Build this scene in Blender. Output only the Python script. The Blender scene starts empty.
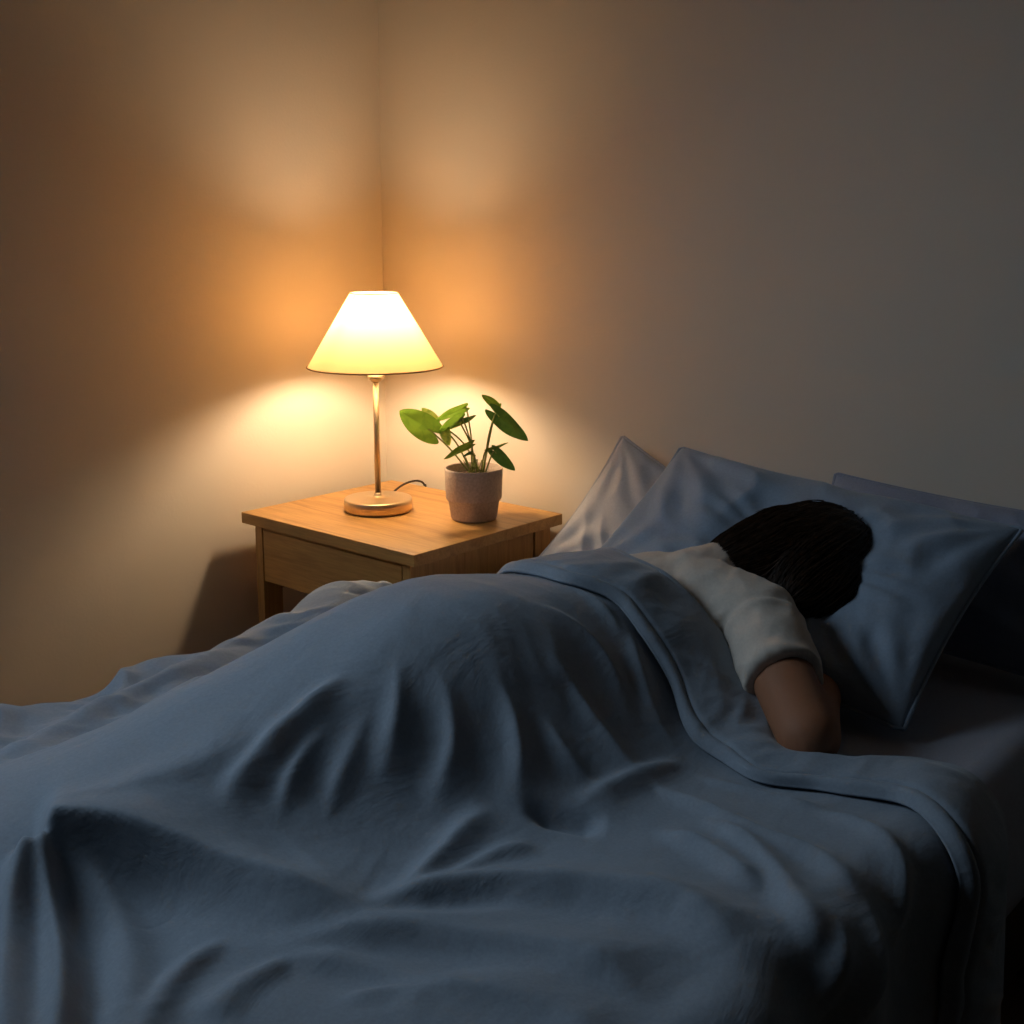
import bpy, bmesh, math, random
import numpy as np
from mathutils import Vector, Matrix, noise
from math import radians, pi, sin, cos, sqrt

random.seed(7)
RNG = np.random.RandomState(5)
scene = bpy.context.scene
COL = scene.collection

# ------------------------------------------------------------------ camera
cam_d = bpy.data.cameras.new('camera')
cam = bpy.data.objects.new('camera', cam_d); COL.objects.link(cam)
cam.location = (0, 0, 1.165)
cam.rotation_euler = (radians(90 - 11.0), 0, radians(41.1))
cam_d.sensor_width = 36.0
cam_d.lens = 36.0 * 1220.0 / 1024.0
cam_d.shift_y = -52.0 / 1024.0
cam_d.clip_start = 0.02
scene.camera = cam

# ------------------------------------------------------------------ world, light, exposure
world = bpy.data.worlds.new('world'); scene.world = world
world.use_nodes = True
bg = world.node_tree.nodes['Background']
bg.inputs[0].default_value = (0.10, 0.17, 0.30, 1)
bg.inputs[1].default_value = 0.3

def area_light(name, loc, target, sx, sy, power, color):
    d = bpy.data.lights.new(name, 'AREA'); d.shape = 'RECTANGLE'
    d.spread = radians(105); d.size = sx; d.size_y = sy; d.energy = power; d.color = color
    o = bpy.data.objects.new(name, d); COL.objects.link(o)
    o.location = loc
    o.rotation_euler = (Vector(target) - Vector(loc)).to_track_quat('-Z', 'Y').to_euler()
    return o
# dusk daylight coming in through the window of the left wall (out of frame, nearer than the bed's foot)
area_light('window_daylight', (-1.99, 0.22, 1.68), (-0.7, 1.0, 0.5), 0.66, 0.70, 3.45, (0.66, 0.83, 1.0))

BULB_POWER = 295.0
scene.view_settings.view_transform = 'Standard'
scene.view_settings.look = 'None'
scene.view_settings.exposure = 0.0
scene.view_settings.gamma = 1.0
scene.view_settings.use_curve_mapping = False

# ------------------------------------------------------------------ materials
def new_mat(name):
    m = bpy.data.materials.new(name); m.use_nodes = True
    nt = m.node_tree
    b = nt.nodes['Principled BSDF']
    return m, nt, b
def N(nt, t, **kw):
    n = nt.nodes.new(t)
    for k, v in kw.items():
        if hasattr(n, k): setattr(n, k, v)
        else: n.inputs[k.replace('_', ' ')].default_value = v
    return n
def ramp(nt, fac, stops):
    r = nt.nodes.new('ShaderNodeValToRGB')
    el = r.color_ramp.elements
    while len(el) < len(stops): el.new(0.5)
    for e, (p, c) in zip(el, stops): e.position = p; e.color = (*c, 1)
    nt.links.new(fac, r.inputs[0]); return r.outputs[0]
def bump(nt, b, h, strength, dist):
    n = nt.nodes.new('ShaderNodeBump'); n.inputs['Strength'].default_value = strength
    n.inputs['Distance'].default_value = dist
    nt.links.new(h, n.inputs['Height']); nt.links.new(n.outputs[0], b.inputs['Normal']); return n
def objcoord(nt, scale=(1, 1, 1), rot=(0, 0, 0)):
    t = nt.nodes.new('ShaderNodeTexCoord'); m = nt.nodes.new('ShaderNodeMapping')
    m.inputs['Scale'].default_value = scale; m.inputs['Rotation'].default_value = rot
    nt.links.new(t.outputs['Object'], m.inputs[0]); return m.outputs[0]
def noise_tex(nt, vec, scale, detail=3, rough=0.5, dist=0.0):
    n = nt.nodes.new('ShaderNodeTexNoise'); n.inputs['Scale'].default_value = scale
    n.inputs['Detail'].default_value = detail; n.inputs['Roughness'].default_value = rough
    n.inputs['Distortion'].default_value = dist
    nt.links.new(vec, n.inputs['Vector']); return n.outputs['Fac']
def mathn(nt, op, a, b):
    n = nt.nodes.new('ShaderNodeMath'); n.operation = op
    for i, v in enumerate((a, b)):
        if isinstance(v, (int, float)): n.inputs[i].default_value = v
        else: nt.links.new(v, n.inputs[i])
    return n.outputs[0]

def mat_plain(name, col, rough=0.6, metal=0.0, bscale=0, bstr=0.2, bdist=0.001, var=0.0):
    m, nt, b = new_mat(name)
    b.inputs['Base Color'].default_value = (*col, 1)
    b.inputs['Roughness'].default_value = rough; b.inputs['Metallic'].default_value = metal
    v = objcoord(nt)
    if var:
        f = noise_tex(nt, v, 8 if not bscale else bscale * 0.5, 4)
        c = ramp(nt, f, [(0.3, tuple(x * (1 - var) for x in col)), (0.7, tuple(min(1, x * (1 + var)) for x in col))])
        nt.links.new(c, b.inputs['Base Color'])
    if bscale: bump(nt, b, noise_tex(nt, v, bscale, 4), bstr, bdist)
    return m

def mat_fabric(name, col, sheen=0.25, wr=0.6, weave=900.0, thin=False):
    m, nt, b = new_mat(name)
    v = objcoord(nt)
    f = noise_tex(nt, v, 260, 2)
    c = ramp(nt, f, [(0.25, tuple(x * 0.93 for x in col)), (0.75, tuple(min(1, x * 1.06) for x in col))])
    nt.links.new(c, b.inputs['Base Color'])
    b.inputs['Roughness'].default_value = 0.85
    b.inputs['Specular IOR Level'].default_value = 0.2
    b.inputs['Sheen Weight'].default_value = sheen
    b.inputs['Sheen Roughness'].default_value = 0.4
    w1 = noise_tex(nt, objcoord(nt, (1, 0.5, 1), (0, 0, 0.5)), 13, 5, 0.55, 0.6)
    w2 = noise_tex(nt, v, 45, 3, 0.6, 0.8)
    w3 = noise_tex(nt, v, weave, 1)
    h = mathn(nt, 'ADD', mathn(nt, 'MULTIPLY', w1, 1.0), mathn(nt, 'MULTIPLY', w2, 0.12))
    h = mathn(nt, 'ADD', h, mathn(nt, 'MULTIPLY', w3, 0.03))
    bump(nt, b, h, wr, 0.010)
    return m

def mat_wood(name, axis='x', base=(0.54, 0.30, 0.095), dark=(0.38, 0.185, 0.05)):
    m, nt, b = new_mat(name)
    sc = {'x': (1.2, 16, 16), 'y': (16, 1.2, 16), 'z': (16, 16, 1.2)}[axis]
    v = objcoord(nt, sc)
    f = noise_tex(nt, v, 2.2, 6, 0.62, 0.9)
    c = ramp(nt, f, [(0.28, dark), (0.5, base), (0.75, tuple(min(1, x * 1.18) for x in base))])
    fine = noise_tex(nt, objcoord(nt, tuple(s * 5 for s in sc)), 3.0, 3, 0.6)
    mx = nt.nodes.new('ShaderNodeMix'); mx.data_type = 'RGBA'; mx.blend_type = 'MULTIPLY'
    mx.inputs[0].default_value = 0.35
    nt.links.new(c, mx.inputs[6])
    nt.links.new(ramp(nt, fine, [(0.35, (0.55, 0.5, 0.45)), (0.6, (1, 1, 1))]), mx.inputs[7])
    nt.links.new(mx.outputs[2], b.inputs['Base Color'])
    b.inputs['Roughness'].default_value = 0.42
    bump(nt, b, fine, 0.15, 0.0006)
    return m

def mat_wall(name, col):
    m, nt, b = new_mat(name)
    v = objcoord(nt)
    nt.links.new(ramp(nt, noise_tex(nt, v, 3, 4), [(0.3, tuple(x * 0.97 for x in col)), (0.7, col)]), b.inputs['Base Color'])
    b.inputs['Roughness'].default_value = 0.9
    b.inputs['Specular IOR Level'].default_value = 0.15
    bump(nt, b, noise_tex(nt, v, 160, 3), 0.25, 0.0012)
    return m

M = {}
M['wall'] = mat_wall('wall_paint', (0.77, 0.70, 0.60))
M['ceiling'] = mat_wall('ceiling_paint', (0.30, 0.28, 0.25))  # unseen ceiling, darkened so less lamp light bounces onto the bed
M['wall_dark'] = mat_wall('bounce_cut_wall', (0.10, 0.10, 0.10))  # unseen right and back walls, made dark to cut bounced fill light
M['floor'] = mat_wood('floor_boards', 'y', (0.30, 0.17, 0.08), (0.18, 0.09, 0.04))
M['trim'] = mat_plain('white_trim', (0.75, 0.74, 0.70), 0.5)
M['oak_x'] = mat_wood('oak_along_x', 'x')
M['oak_y'] = mat_wood('oak_along_y', 'y')
M['oak_z'] = mat_wood('oak_upright', 'z')
M['dark_wood'] = mat_wood('dark_stained_wood', 'y', (0.05, 0.035, 0.025), (0.03, 0.02, 0.015))
M['dark_gap'] = mat_plain('dark_recess', (0.03, 0.02, 0.012), 0.9)
M['duvet'] = mat_fabric('blue_duvet_cotton', (0.305, 0.365, 0.435), 0.25, 0.40)
M['duvet_far'] = M['duvet']
M['pillow'] = mat_fabric('blue_pillow_cotton', (0.31, 0.39, 0.49), 0.2, 0.35)
M['pillow_grey'] = mat_fabric('grey_pillow_cotton', (0.60, 0.59, 0.60), 0.2, 0.3)
M['pillow_lilac'] = mat_fabric('lilac_grey_pillow_cotton', (0.30, 0.34, 0.44), 0.2, 0.3)
M['sheet'] = mat_fabric('grey_bed_sheet', (0.44, 0.46, 0.54), 0.15, 0.15)
M['shirt'] = mat_fabric('cream_shirt_jersey', (0.66, 0.59, 0.51), 0.2, 0.2)
M['brass'] = mat_plain('brushed_brass', (0.66, 0.51, 0.33), 0.40, 1.0, 300, 0.05, 0.0003)
M['pot'] = mat_plain('speckled_clay', (0.50, 0.40, 0.33), 0.85, 0, 420, 0.5, 0.0012, 0.14)
M['soil'] = mat_plain('potting_soil', (0.09, 0.055, 0.03), 0.95, 0, 220, 0.9, 0.004, 0.4)
M['cord'] = mat_plain('dark_brown_cord', (0.035, 0.022, 0.015), 0.5)
M['stem'] = mat_plain('plant_stem', (0.24, 0.30, 0.07), 0.5)

m, nt, b = new_mat('skin')
b.inputs['Base Color'].default_value = (0.35, 0.15, 0.075, 1)
b.inputs['Roughness'].default_value = 0.68
b.inputs['Subsurface Weight'].default_value = 0.08
b.inputs['Subsurface Radius'].default_value = (0.02, 0.008, 0.004)
bump(nt, b, noise_tex(nt, objcoord(nt), 350, 3), 0.12, 0.0006)
M['skin'] = m

m, nt, b = new_mat('dark_brown_hair')
nt.links.new(ramp(nt, noise_tex(nt, objcoord(nt, (60, 9, 60), (0, 0, 0.7)), 3, 4), [(0.3, (0.012, 0.007, 0.004)), (0.7, (0.055, 0.024, 0.010))]), b.inputs['Base Color'])
b.inputs['Roughness'].default_value = 0.5
b.inputs['Specular IOR Level'].default_value = 0.22
M['hair'] = m

def mat_leaf(name, c1, c2):
    m, nt, b = new_mat(name)
    v = objcoord(nt)
    f = noise_tex(nt, v, 55, 3, 0.5, 0.5)
    nt.links.new(ramp(nt, f, [(0.42, c1), (0.60, c2)]), b.inputs['Base Color'])
    b.inputs['Roughness'].default_value = 0.38
    tr = nt.nodes.new('ShaderNodeBsdfTranslucent'); tr.inputs[0].default_value = (c2[0] * 1.0, min(1, c2[1] * 1.1), c2[2] * 0.8, 1)
    mx = nt.nodes.new('ShaderNodeMixShader'); mx.inputs[0].default_value = 0.30
    nt.links.new(b.outputs[0], mx.inputs[1]); nt.links.new(tr.outputs[0], mx.inputs[2])
    nt.links.new(mx.outputs[0], nt.nodes['Material Output'].inputs[0])
    return m
M['leaf'] = mat_leaf('green_leaf', (0.13, 0.24, 0.03), (0.20, 0.33, 0.045))
M['leaf_dark'] = mat_leaf('dark_green_leaf', (0.055, 0.15, 0.03), (0.09, 0.21, 0.04))
M['leaf_light'] = mat_leaf('variegated_leaf', (0.16, 0.32, 0.05), (0.45, 0.55, 0.12))

# lamp shade: thin cloth that lets the bulb's light through
m = bpy.data.materials.new('cream_shade_cloth'); m.use_nodes = True; nt = m.node_tree
nt.nodes.remove(nt.nodes['Principled BSDF'])
df = nt.nodes.new('ShaderNodeBsdfDiffuse'); df.inputs[0].default_value = (0.80, 0.70, 0.54, 1)
tr = nt.nodes.new('ShaderNodeBsdfTranslucent'); tr.inputs[0].default_value = (0.60, 0.36, 0.155, 1)
mx = nt.nodes.new('ShaderNodeMixShader'); mx.inputs[0].default_value = 0.5
nt.links.new(df.outputs[0], mx.inputs[1]); nt.links.new(tr.outputs[0], mx.inputs[2])
nt.links.new(mx.outputs[0], nt.nodes['Material Output'].inputs[0])
M['shade'] = m
m = bpy.data.materials.new('lit_bulb'); m.use_nodes = True; nt = m.node_tree
nt.nodes.remove(nt.nodes['Principled BSDF'])
em = nt.nodes.new('ShaderNodeEmission'); em.inputs[0].default_value = (1.0, 0.73, 0.46, 1); em.inputs[1].default_value = BULB_POWER
nt.links.new(em.outputs[0], nt.nodes['Material Output'].inputs[0])
M['bulb'] = m
m, nt, b = new_mat('window_glass')
b.inputs['Roughness'].default_value = 0.0; b.inputs['Transmission Weight'].default_value = 1.0; b.inputs['IOR'].default_value = 1.45
M['glass'] = m

# ------------------------------------------------------------------ object helpers
def link(name, me, parent=None, mat=None, smooth=True):
    o = bpy.data.objects.new(name, me); COL.objects.link(o)
    if mat: me.materials.append(mat)
    if smooth:
        for p in me.polygons: p.use_smooth = True
    if parent is not None:
        o.parent = parent
        o.matrix_parent_inverse = Matrix.Translation(parent.location).inverted() if parent.rotation_euler.z == 0 else (Matrix.Translation(parent.location) @ Matrix.Rotation(parent.rotation_euler.z, 4, 'Z')).inverted()
    return o
def from_bm(name, bm, parent=None, mat=None, smooth=True):
    me = bpy.data.meshes.new(name); bm.to_mesh(me); bm.free()
    return link(name, me, parent, mat, smooth)
def thing(name, label, cat, loc=(0, 0, 0), rotz=0.0, group=None):
    o = bpy.data.objects.new(name, None); COL.objects.link(o)
    o.location = loc; o.rotation_euler = (0, 0, rotz); o.empty_display_size = 0.1
    o['label'] = label; o['category'] = cat
    if group: o['group'] = group
    return o
def struct(o):
    o['kind'] = 'structure'; return o
def box(bm, x0, x1, y0, y1, z0, z1, bev=0.0):
    r = bmesh.ops.create_cube(bm, size=1.0)
    for v in r['verts']:
        v.co = Vector(((x0 + x1) / 2 + v.co.x * (x1 - x0), (y0 + y1) / 2 + v.co.y * (y1 - y0), (z0 + z1) / 2 + v.co.z * (z1 - z0)))
    if bev:
        es = set(e for v in r['verts'] for e in v.link_edges)
        bmesh.ops.bevel(bm, geom=list(es), offset=bev, segments=2, profile=0.7, affect='EDGES')
def box_obj(name, dims, parent=None, mat=None, bev=0.002):
    bm = bmesh.new(); box(bm, *dims, bev=bev); return from_bm(name, bm, parent, mat, False)
def lathe(bm, prof, seg=64, c=(0, 0)):
    rings = []
    for r, z in prof:
        if r < 1e-6: rings.append([bm.verts.new((c[0], c[1], z))])
        else: rings.append([bm.verts.new((c[0] + r * cos(2 * pi * k / seg), c[1] + r * sin(2 * pi * k / seg), z)) for k in range(seg)])
    for a, b in zip(rings, rings[1:]):
        for k in range(seg):
            k2 = (k + 1) % seg
            if len(a) == 1 and len(b) == 1: continue
            if len(a) == 1: bm.faces.new((a[0], b[k2], b[k]))
            elif len(b) == 1: bm.faces.new((a[k], a[k2], b[0]))
            else: bm.faces.new((a[k], a[k2], b[k2], b[k]))
def tube(bm, pts, r, seg=8, closed=False, cap=True):
    pts = [Vector(p) for p in pts]; n = len(pts)
    rr = r if hasattr(r, '__len__') else [r] * n
    rings = []; prev = None
    for i, p in enumerate(pts):
        if closed: t = (pts[(i + 1) % n] - pts[i - 1]).normalized()
        else: t = (pts[min(i + 1, n - 1)] - pts[max(i - 1, 0)]).normalized()
        if prev is None:
            a = t.orthogonal().normalized()
        else:
            a = (prev - t * prev.dot(t))
            a = a.normalized() if a.length > 1e-6 else t.orthogonal().normalized()
        prev = a; b = t.cross(a)
        rings.append([bm.verts.new(p + (a * cos(2 * pi * k / seg) + b * sin(2 * pi * k / seg)) * rr[i]) for k in range(seg)])
    m = n if closed else n - 1
    for i in range(m):
        A, B = rings[i], rings[(i + 1) % n]
        for k in range(seg):
            bm.faces.new((A[k], A[(k + 1) % seg], B[(k + 1) % seg], B[k]))
    if cap and not closed:
        bm.faces.new(rings[0][::-1]); bm.faces.new(rings[-1])
def catmull(pts, n=8):
    pts = [Vector(p) for p in pts]; out = []
    P = [pts[0] * 2 - pts[1]] + pts + [pts[-1] * 2 - pts[-2]]
    for i in range(1, len(P) - 2):
        for k in range(n):
            t = k / n; a, b, c, d = P[i - 1], P[i], P[i + 1], P[i + 2]
            out.append(0.5 * ((2 * b) + (c - a) * t + (2 * a - 5 * b + 4 * c - d) * t * t + (3 * b - a - 3 * c + d) * t ** 3))
    out.append(pts[-1]); return out
def evaluated(o):
    dg = bpy.context.evaluated_depsgraph_get()
    me = bpy.data.meshes.new_from_object(o.evaluated_get(dg))
    return me
def remeshed(name, bm, voxel, smooth_it, fac=0.5):
    """voxel-fuse the shapes in bm into one continuous surface"""
    me = bpy.data.meshes.new(name); bm.to_mesh(me); bm.free()
    o = bpy.data.objects.new(name, me); COL.objects.link(o)
    r = o.modifiers.new('fuse', 'REMESH'); r.mode = 'VOXEL'; r.voxel_size = voxel
    s = o.modifiers.new('soften', 'SMOOTH'); s.iterations = smooth_it; s.factor = fac
    res = evaluated(o)
    bpy.data.objects.remove(o); bpy.data.meshes.remove(me)
    return res
class Acc:
    def __init__(self): self.v = []; self.f = []; self.n = 0
    def add(self, V, Fc):
        self.v.append(np.asarray(V, float)); self.f += [tuple(i + self.n for i in f) for f in Fc]; self.n += len(V)
    def to_mesh(self, me): me.from_pydata(np.concatenate(self.v).tolist(), [], self.f); me.update()
    def free(self): pass
_SPH = {}
def unit_sphere(seg):
    if seg not in _SPH:
        b = bmesh.new(); bmesh.ops.create_uvsphere(b, u_segments=seg, v_segments=max(8, seg // 2), radius=1.0)
        b.verts.index_update(); _SPH[seg] = (np.array([v.co[:] for v in b.verts]), [tuple(v.index for v in f.verts) for f in b.faces]); b.free()
    return _SPH[seg]
def ball(bm, c, r, seg=20, rot=None):
    """ellipsoid; r scalar or (rx, ry, rz)"""
    if not hasattr(r, '__len__'): r = (r, r, r)
    V, Fc = unit_sphere(seg)
    V = V * np.array(r)
    if rot: V = V @ np.array(rot).T
    bm.add(V + np.array(c), Fc)
def limb(bm, pts, radii, step=0.012, seg=18):
    """tapering limb through the points; radii are scalars or (rx, ry, rz)"""
    for (a, b, ra, rb) in zip(pts, pts[1:], radii, radii[1:]):
        a = Vector(a); b = Vector(b); n = max(2, int((b - a).length / step))
        ra = np.array(ra if hasattr(ra, '__len__') else (ra,) * 3, float); rb = np.array(rb if hasattr(rb, '__len__') else (rb,) * 3, float)
        for k in range(n + 1):
            t = k / n
            ball(bm, a.lerp(b, t), tuple(ra * (1 - t) + rb * t), seg)
def grid_mesh(name, P, closed_u=False):
    """P: array (rows, cols, 3)"""
    R, Cn = P.shape[:2]
    me = bpy.data.meshes.new(name)
    idx = np.arange(R * Cn).reshape(R, Cn)
    f = np.stack([idx[:-1, :-1], idx[:-1, 1:], idx[1:, 1:], idx[1:, :-1]], -1).reshape(-1, 4)
    me.from_pydata(P.reshape(-1, 3).tolist(), [], f.tolist()); me.update()
    return me

# ------------------------------------------------------------------ room
WX, WY = -2.075, 1.93       # left wall plane x, head wall plane y
RX, BY, CZ = 1.9, -2.3, 2.5
def slab(name, d, mat): return struct(box_obj(name, d, None, mat, 0))
slab('floor', (WX - .1, RX + .1, BY - .1, WY + .1, -.1, 0), M['floor'])
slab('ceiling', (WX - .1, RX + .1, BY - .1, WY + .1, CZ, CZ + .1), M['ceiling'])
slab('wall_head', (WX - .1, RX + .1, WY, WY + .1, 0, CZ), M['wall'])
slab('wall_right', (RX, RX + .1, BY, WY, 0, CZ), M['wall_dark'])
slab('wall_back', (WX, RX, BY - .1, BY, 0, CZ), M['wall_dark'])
# left wall with its window opening , out of frame to the left
wy0, wy1, wz0, wz1 = -0.26, 0.70, 1.18, 2.18
bm = bmesh.new()
box(bm, WX - .1, WX, wy1, WY, 0, CZ); box(bm, WX - .1, WX, BY, wy0, 0, CZ)
box(bm, WX - .1, WX, wy0, wy1, 0, wz0); box(bm, WX - .1, WX, wy0, wy1, wz1, CZ)
struct(from_bm('wall_left', bm, None, M['wall'], False))
bm = bmesh.new()
for d in ((wy0, wy0 + .05, wz0, wz1), (wy1 - .05, wy1, wz0, wz1), (wy0 + .05, wy1 - .05, wz0, wz0 + .05), (wy0 + .05, wy1 - .05, wz1 - .05, wz1), (.195, .245, wz0 + .05, wz1 - .05)):
    box(bm, WX - .08, WX - .03, *d)
w = struct(from_bm('window_1', bm, None, M['trim'], False))
bm = bmesh.new(); box(bm, WX - .058, WX - .052, wy0 + .05, wy1 - .05, wz0 + .05, wz1 - .05)
gl = from_bm('pane', bm, w, M['glass'], False)
struct(box_obj('baseboard_left', (WX, WX + .012, BY, WY, 0, .07), None, M['trim'], .002))
struct(box_obj('baseboard_head', (WX + .012, RX, WY - .012, WY, 0, .07), None, M['trim'], .002))

# ------------------------------------------------------------------ nightstand
TZ = 0.58
nx0, nx1, ny0, ny1 = -2.030, -1.522, 1.478, 1.902
ns = thing('nightstand', 'oak nightstand with one drawer standing in the corner beside the bed', 'nightstand', ((nx0 + nx1) / 2, (ny0 + ny1) / 2, 0))
box_obj('tabletop', (nx0, nx1, ny0, ny1, TZ - .023, TZ), ns, M['oak_x'], .002)
ix0, ix1, iy0, iy1 = nx0 + .028, nx1 - .022, ny0 + .012, ny1 - .012
lw, ld, lt = .022, .048, TZ - .023
for (a, b_) in ((ix0, ix0 + lw), (ix1 - lw, ix1)):
    for (c, d_) in ((iy0, iy0 + ld), (iy1 - ld, iy1)):
        box_obj('leg', (a, b_, c, d_, 0, lt), ns, M['oak_z'], .0015)
box_obj('drawer_rail', (ix0 + lw, ix1 - lw, iy0 + .004, iy0 + .02, lt - .012, lt), ns, M['oak_x'], 0)
dr = box_obj('drawer', (ix0 + lw + .003, ix1 - lw - .003, iy0 + .001, iy0 + .019, lt - .117, lt - .009), ns, M['oak_x'], .0015)
box_obj('drawer_box', (ix0 + lw + .012, ix1 - lw - .012, iy0 + .020, iy1 - .05, lt - .108, lt - .016), dr, M['oak_y'], 0)
for (a, b_) in ((ix0 + .005, ix0 + .016), (ix1 - .014, ix1 - .003)):
    box_obj('side_panel', (a, b_, iy0 + ld + .001, iy1 - ld - .0035, lt - .145, lt), ns, M['oak_z'], 0)
box_obj('back_panel', (ix0 + lw + .001, ix1 - lw - .001, iy1 - .02, iy1 - .008, lt - .145, lt), ns, M['oak_x'], 0)
for (c, d_) in ((iy0 + .016, iy0 + .032), (iy1 - .03, iy1 - .016)):
    box_obj('stretcher', (ix0 + lw + .001, ix1 - lw - .001, c, d_, .10, .13), ns, M['oak_x'], .001)

# ------------------------------------------------------------------ table lamp
LX, LY = -1.831, 1.677
lamp = thing('table_lamp', 'lit brass table lamp with a cream conical shade on the nightstand', 'lamp', (LX, LY, TZ))
bm = bmesh.new()
lathe(bm, [(0, TZ), (.067, TZ), (.0690, TZ + .002), (.0705, TZ + .004), (.0705, TZ + .0235), (.0690, TZ + .0258), (.066, TZ + .0265), (.030, TZ + .0275), (.012, TZ + .0290), (.009, TZ + .033), (.0085, TZ + .037), (0, TZ + .037)], 96, (LX, LY))
from_bm('base', bm, lamp, M['brass'])
bm = bmesh.new(); lathe(bm, [(0, TZ + .036), (.0062, TZ + .036), (.0062, TZ + .272), (0, TZ + .272)], 32, (LX, LY)); from_bm('pole', bm, lamp, M['brass'])
bm = bmesh.new(); lathe(bm, [(0, TZ + .268), (.009, TZ + .268), (.0125, TZ + .272), (.0165, TZ + .274), (.0165, TZ + .281), (.014, TZ + .283), (.013, TZ + .330), (0, TZ + .330)], 32, (LX, LY)); from_bm('socket', bm, lamp, M['brass'])
SZ0, SZ1, SR0, SR1 = TZ + .299, TZ + .447, .1370, .0480
bm = bmesh.new()
lathe(bm, [(SR0 + (SR1 - SR0) * t, SZ0 + (SZ1 - SZ0) * t) for t in np.linspace(0, 1, 9)], 96, (LX, LY))
sh = from_bm('shade', bm, lamp, M['shade'])
M['shade_trim'] = mat_plain('shade_trim_tape', (0.42, 0.30, 0.16), 0.7)
for nm, R_, Z_, w_ in (('shade_trim', SR0, SZ0, .0016), ('shade_ring', SR1, SZ1, .0011)):
    bm = bmesh.new(); tube(bm, [(LX + R_ * cos(a), LY + R_ * sin(a), Z_) for a in np.linspace(0, 2 * pi, 96, endpoint=False)], w_, 8, True)
    from_bm(nm, bm, sh, M['shade_trim'])
bm = bmesh.new()                                        # spider that carries the shade
for k in range(3):
    a = 2 * pi * k / 3 + .5
    tube(bm, [(LX + .014 * cos(a), LY + .014 * sin(a), TZ + .300), (LX + .05 * cos(a), LY + .05 * sin(a), TZ + .33), (LX + SR1 * .98 * cos(a), LY + SR1 * .98 * sin(a), SZ1 - .003)], .0011, 6)
from_bm('harp', bm, lamp, M['brass'])
BZ = TZ + .386
bm = bmesh.new(); lathe(bm, [(0, BZ - .040), (.010, BZ - .040), (.013, BZ - .030), (.019, BZ - .016), (.0215, BZ), (.0205, BZ + .013), (.016, BZ + .025), (.008, BZ + .032), (0, BZ + .033)], 24, (LX, LY))
from_bm('bulb', bm, lamp, M['bulb'])
bm = bmesh.new()
cp = [(-1.872, 1.7595, TZ + .010), (-1.90, 1.785, TZ + .0045), (-1.922, 1.808, TZ + .004), (-1.931, 1.840, TZ + .011), (-1.932, 1.868, TZ + .015), (-1.931, 1.892, TZ + .013), (-1.930, 1.909, TZ + .002), (-1.930, 1.9145, TZ - .03), (-1.93, 1.915, .3), (-1.93, 1.912, .12)]
tube(bm, catmull(cp, 8), .0024, 8); from_bm('power_cord', bm, lamp, M['cord'])

# ------------------------------------------------------------------ potted plant
PX, PY = -1.631, 1.753
HEAD = radians(41.1)
pl = thing('potted_plant', 'small leafy green plant in a clay pot beside the lamp', 'plant', (PX, PY, TZ), HEAD)
def fr(r, u, d):    # r along the plant's width, u up, d towards the bed's foot
    return Vector((PX + r * cos(HEAD) + d * sin(HEAD), PY + r * sin(HEAD) - d * cos(HEAD), TZ + u))
bm = bmesh.new()
lathe(bm, [(1.05 * r_, TZ + 1.04 * (z_ - TZ)) for r_, z_ in [(0, TZ), (.0405, TZ), (.0430, TZ + .002), (.0440, TZ + .004), (.0485, TZ + .034), (.0495, TZ + .036), (.0525, TZ + .040), (.0535, TZ + .043), (.0555, TZ + .098), (.0550, TZ + .1005), (.0530, TZ + .1010), (.0515, TZ + .0990), (.050, TZ + .080), (.047, TZ + .05), (0, TZ + .05)]], 96, (PX, PY))
from_bm('pot', bm, pl, M['pot'])
P = []
for i in range(14):
    r = .0502 * i / 13
    P.append([(PX + r * cos(a), PY + r * sin(a), TZ + .088 + .004 * noise.noise(Vector((60 * r * cos(a), 60 * r * sin(a), 3))) + (.004 if i < 6 else 0)) for a in np.linspace(0, 2 * pi, 49)])
link('soil', grid_mesh('soil', np.array(P)), pl, M['soil'])
def leaf_mesh(name, base, tip, width, side, cup=.18, droop=.15, heart=.12, fold=0.25):
    """heart-shaped blade from base to tip; side = direction of the blade's width"""
    base = Vector(base); tip = Vector(tip); ax = tip - base; L = ax.length; ax.normalize()
    side = (side - ax * side.dot(ax)).normalized(); nrm = ax.cross(side)
    n, m_ = 22, 12; P = np.zeros((n + 1, 2 * m_ + 1, 3))
    for i in range(n + 1):
        t = i / n
        w = (1 - t) ** .72 * (t + .10) ** .38 * 1.62
        for j in range(-m_, m_ + 1):
            s = j / m_
            lobe = heart * L * sin(pi * .8 * abs(s) ** .9) * (1 - t) ** 3
            along = t * L - lobe
            z = -.5 * droop * L * (t ** 2) + fold * width * .5 * w * abs(s) ** 1.4 - cup * width * (s * s) * w * .5 + .012 * L * sin(9 * t + 3 * s)
            z -= .010 * L * math.exp(-(s * 9) ** 2)
            P[i, j + m_] = base + ax * along + side * (s * w * width / 2) + nrm * z
    return grid_mesh(name, P)
k_ = .00029
def q(cx, cy, d): return fr((cx - 567) * .000300, (916 - cy) * .000316, d)
rv = Vector((cos(HEAD), sin(HEAD), 0)); dv = Vector((sin(HEAD), -cos(HEAD), 0)); uv = Vector((0, 0, 1))
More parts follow.
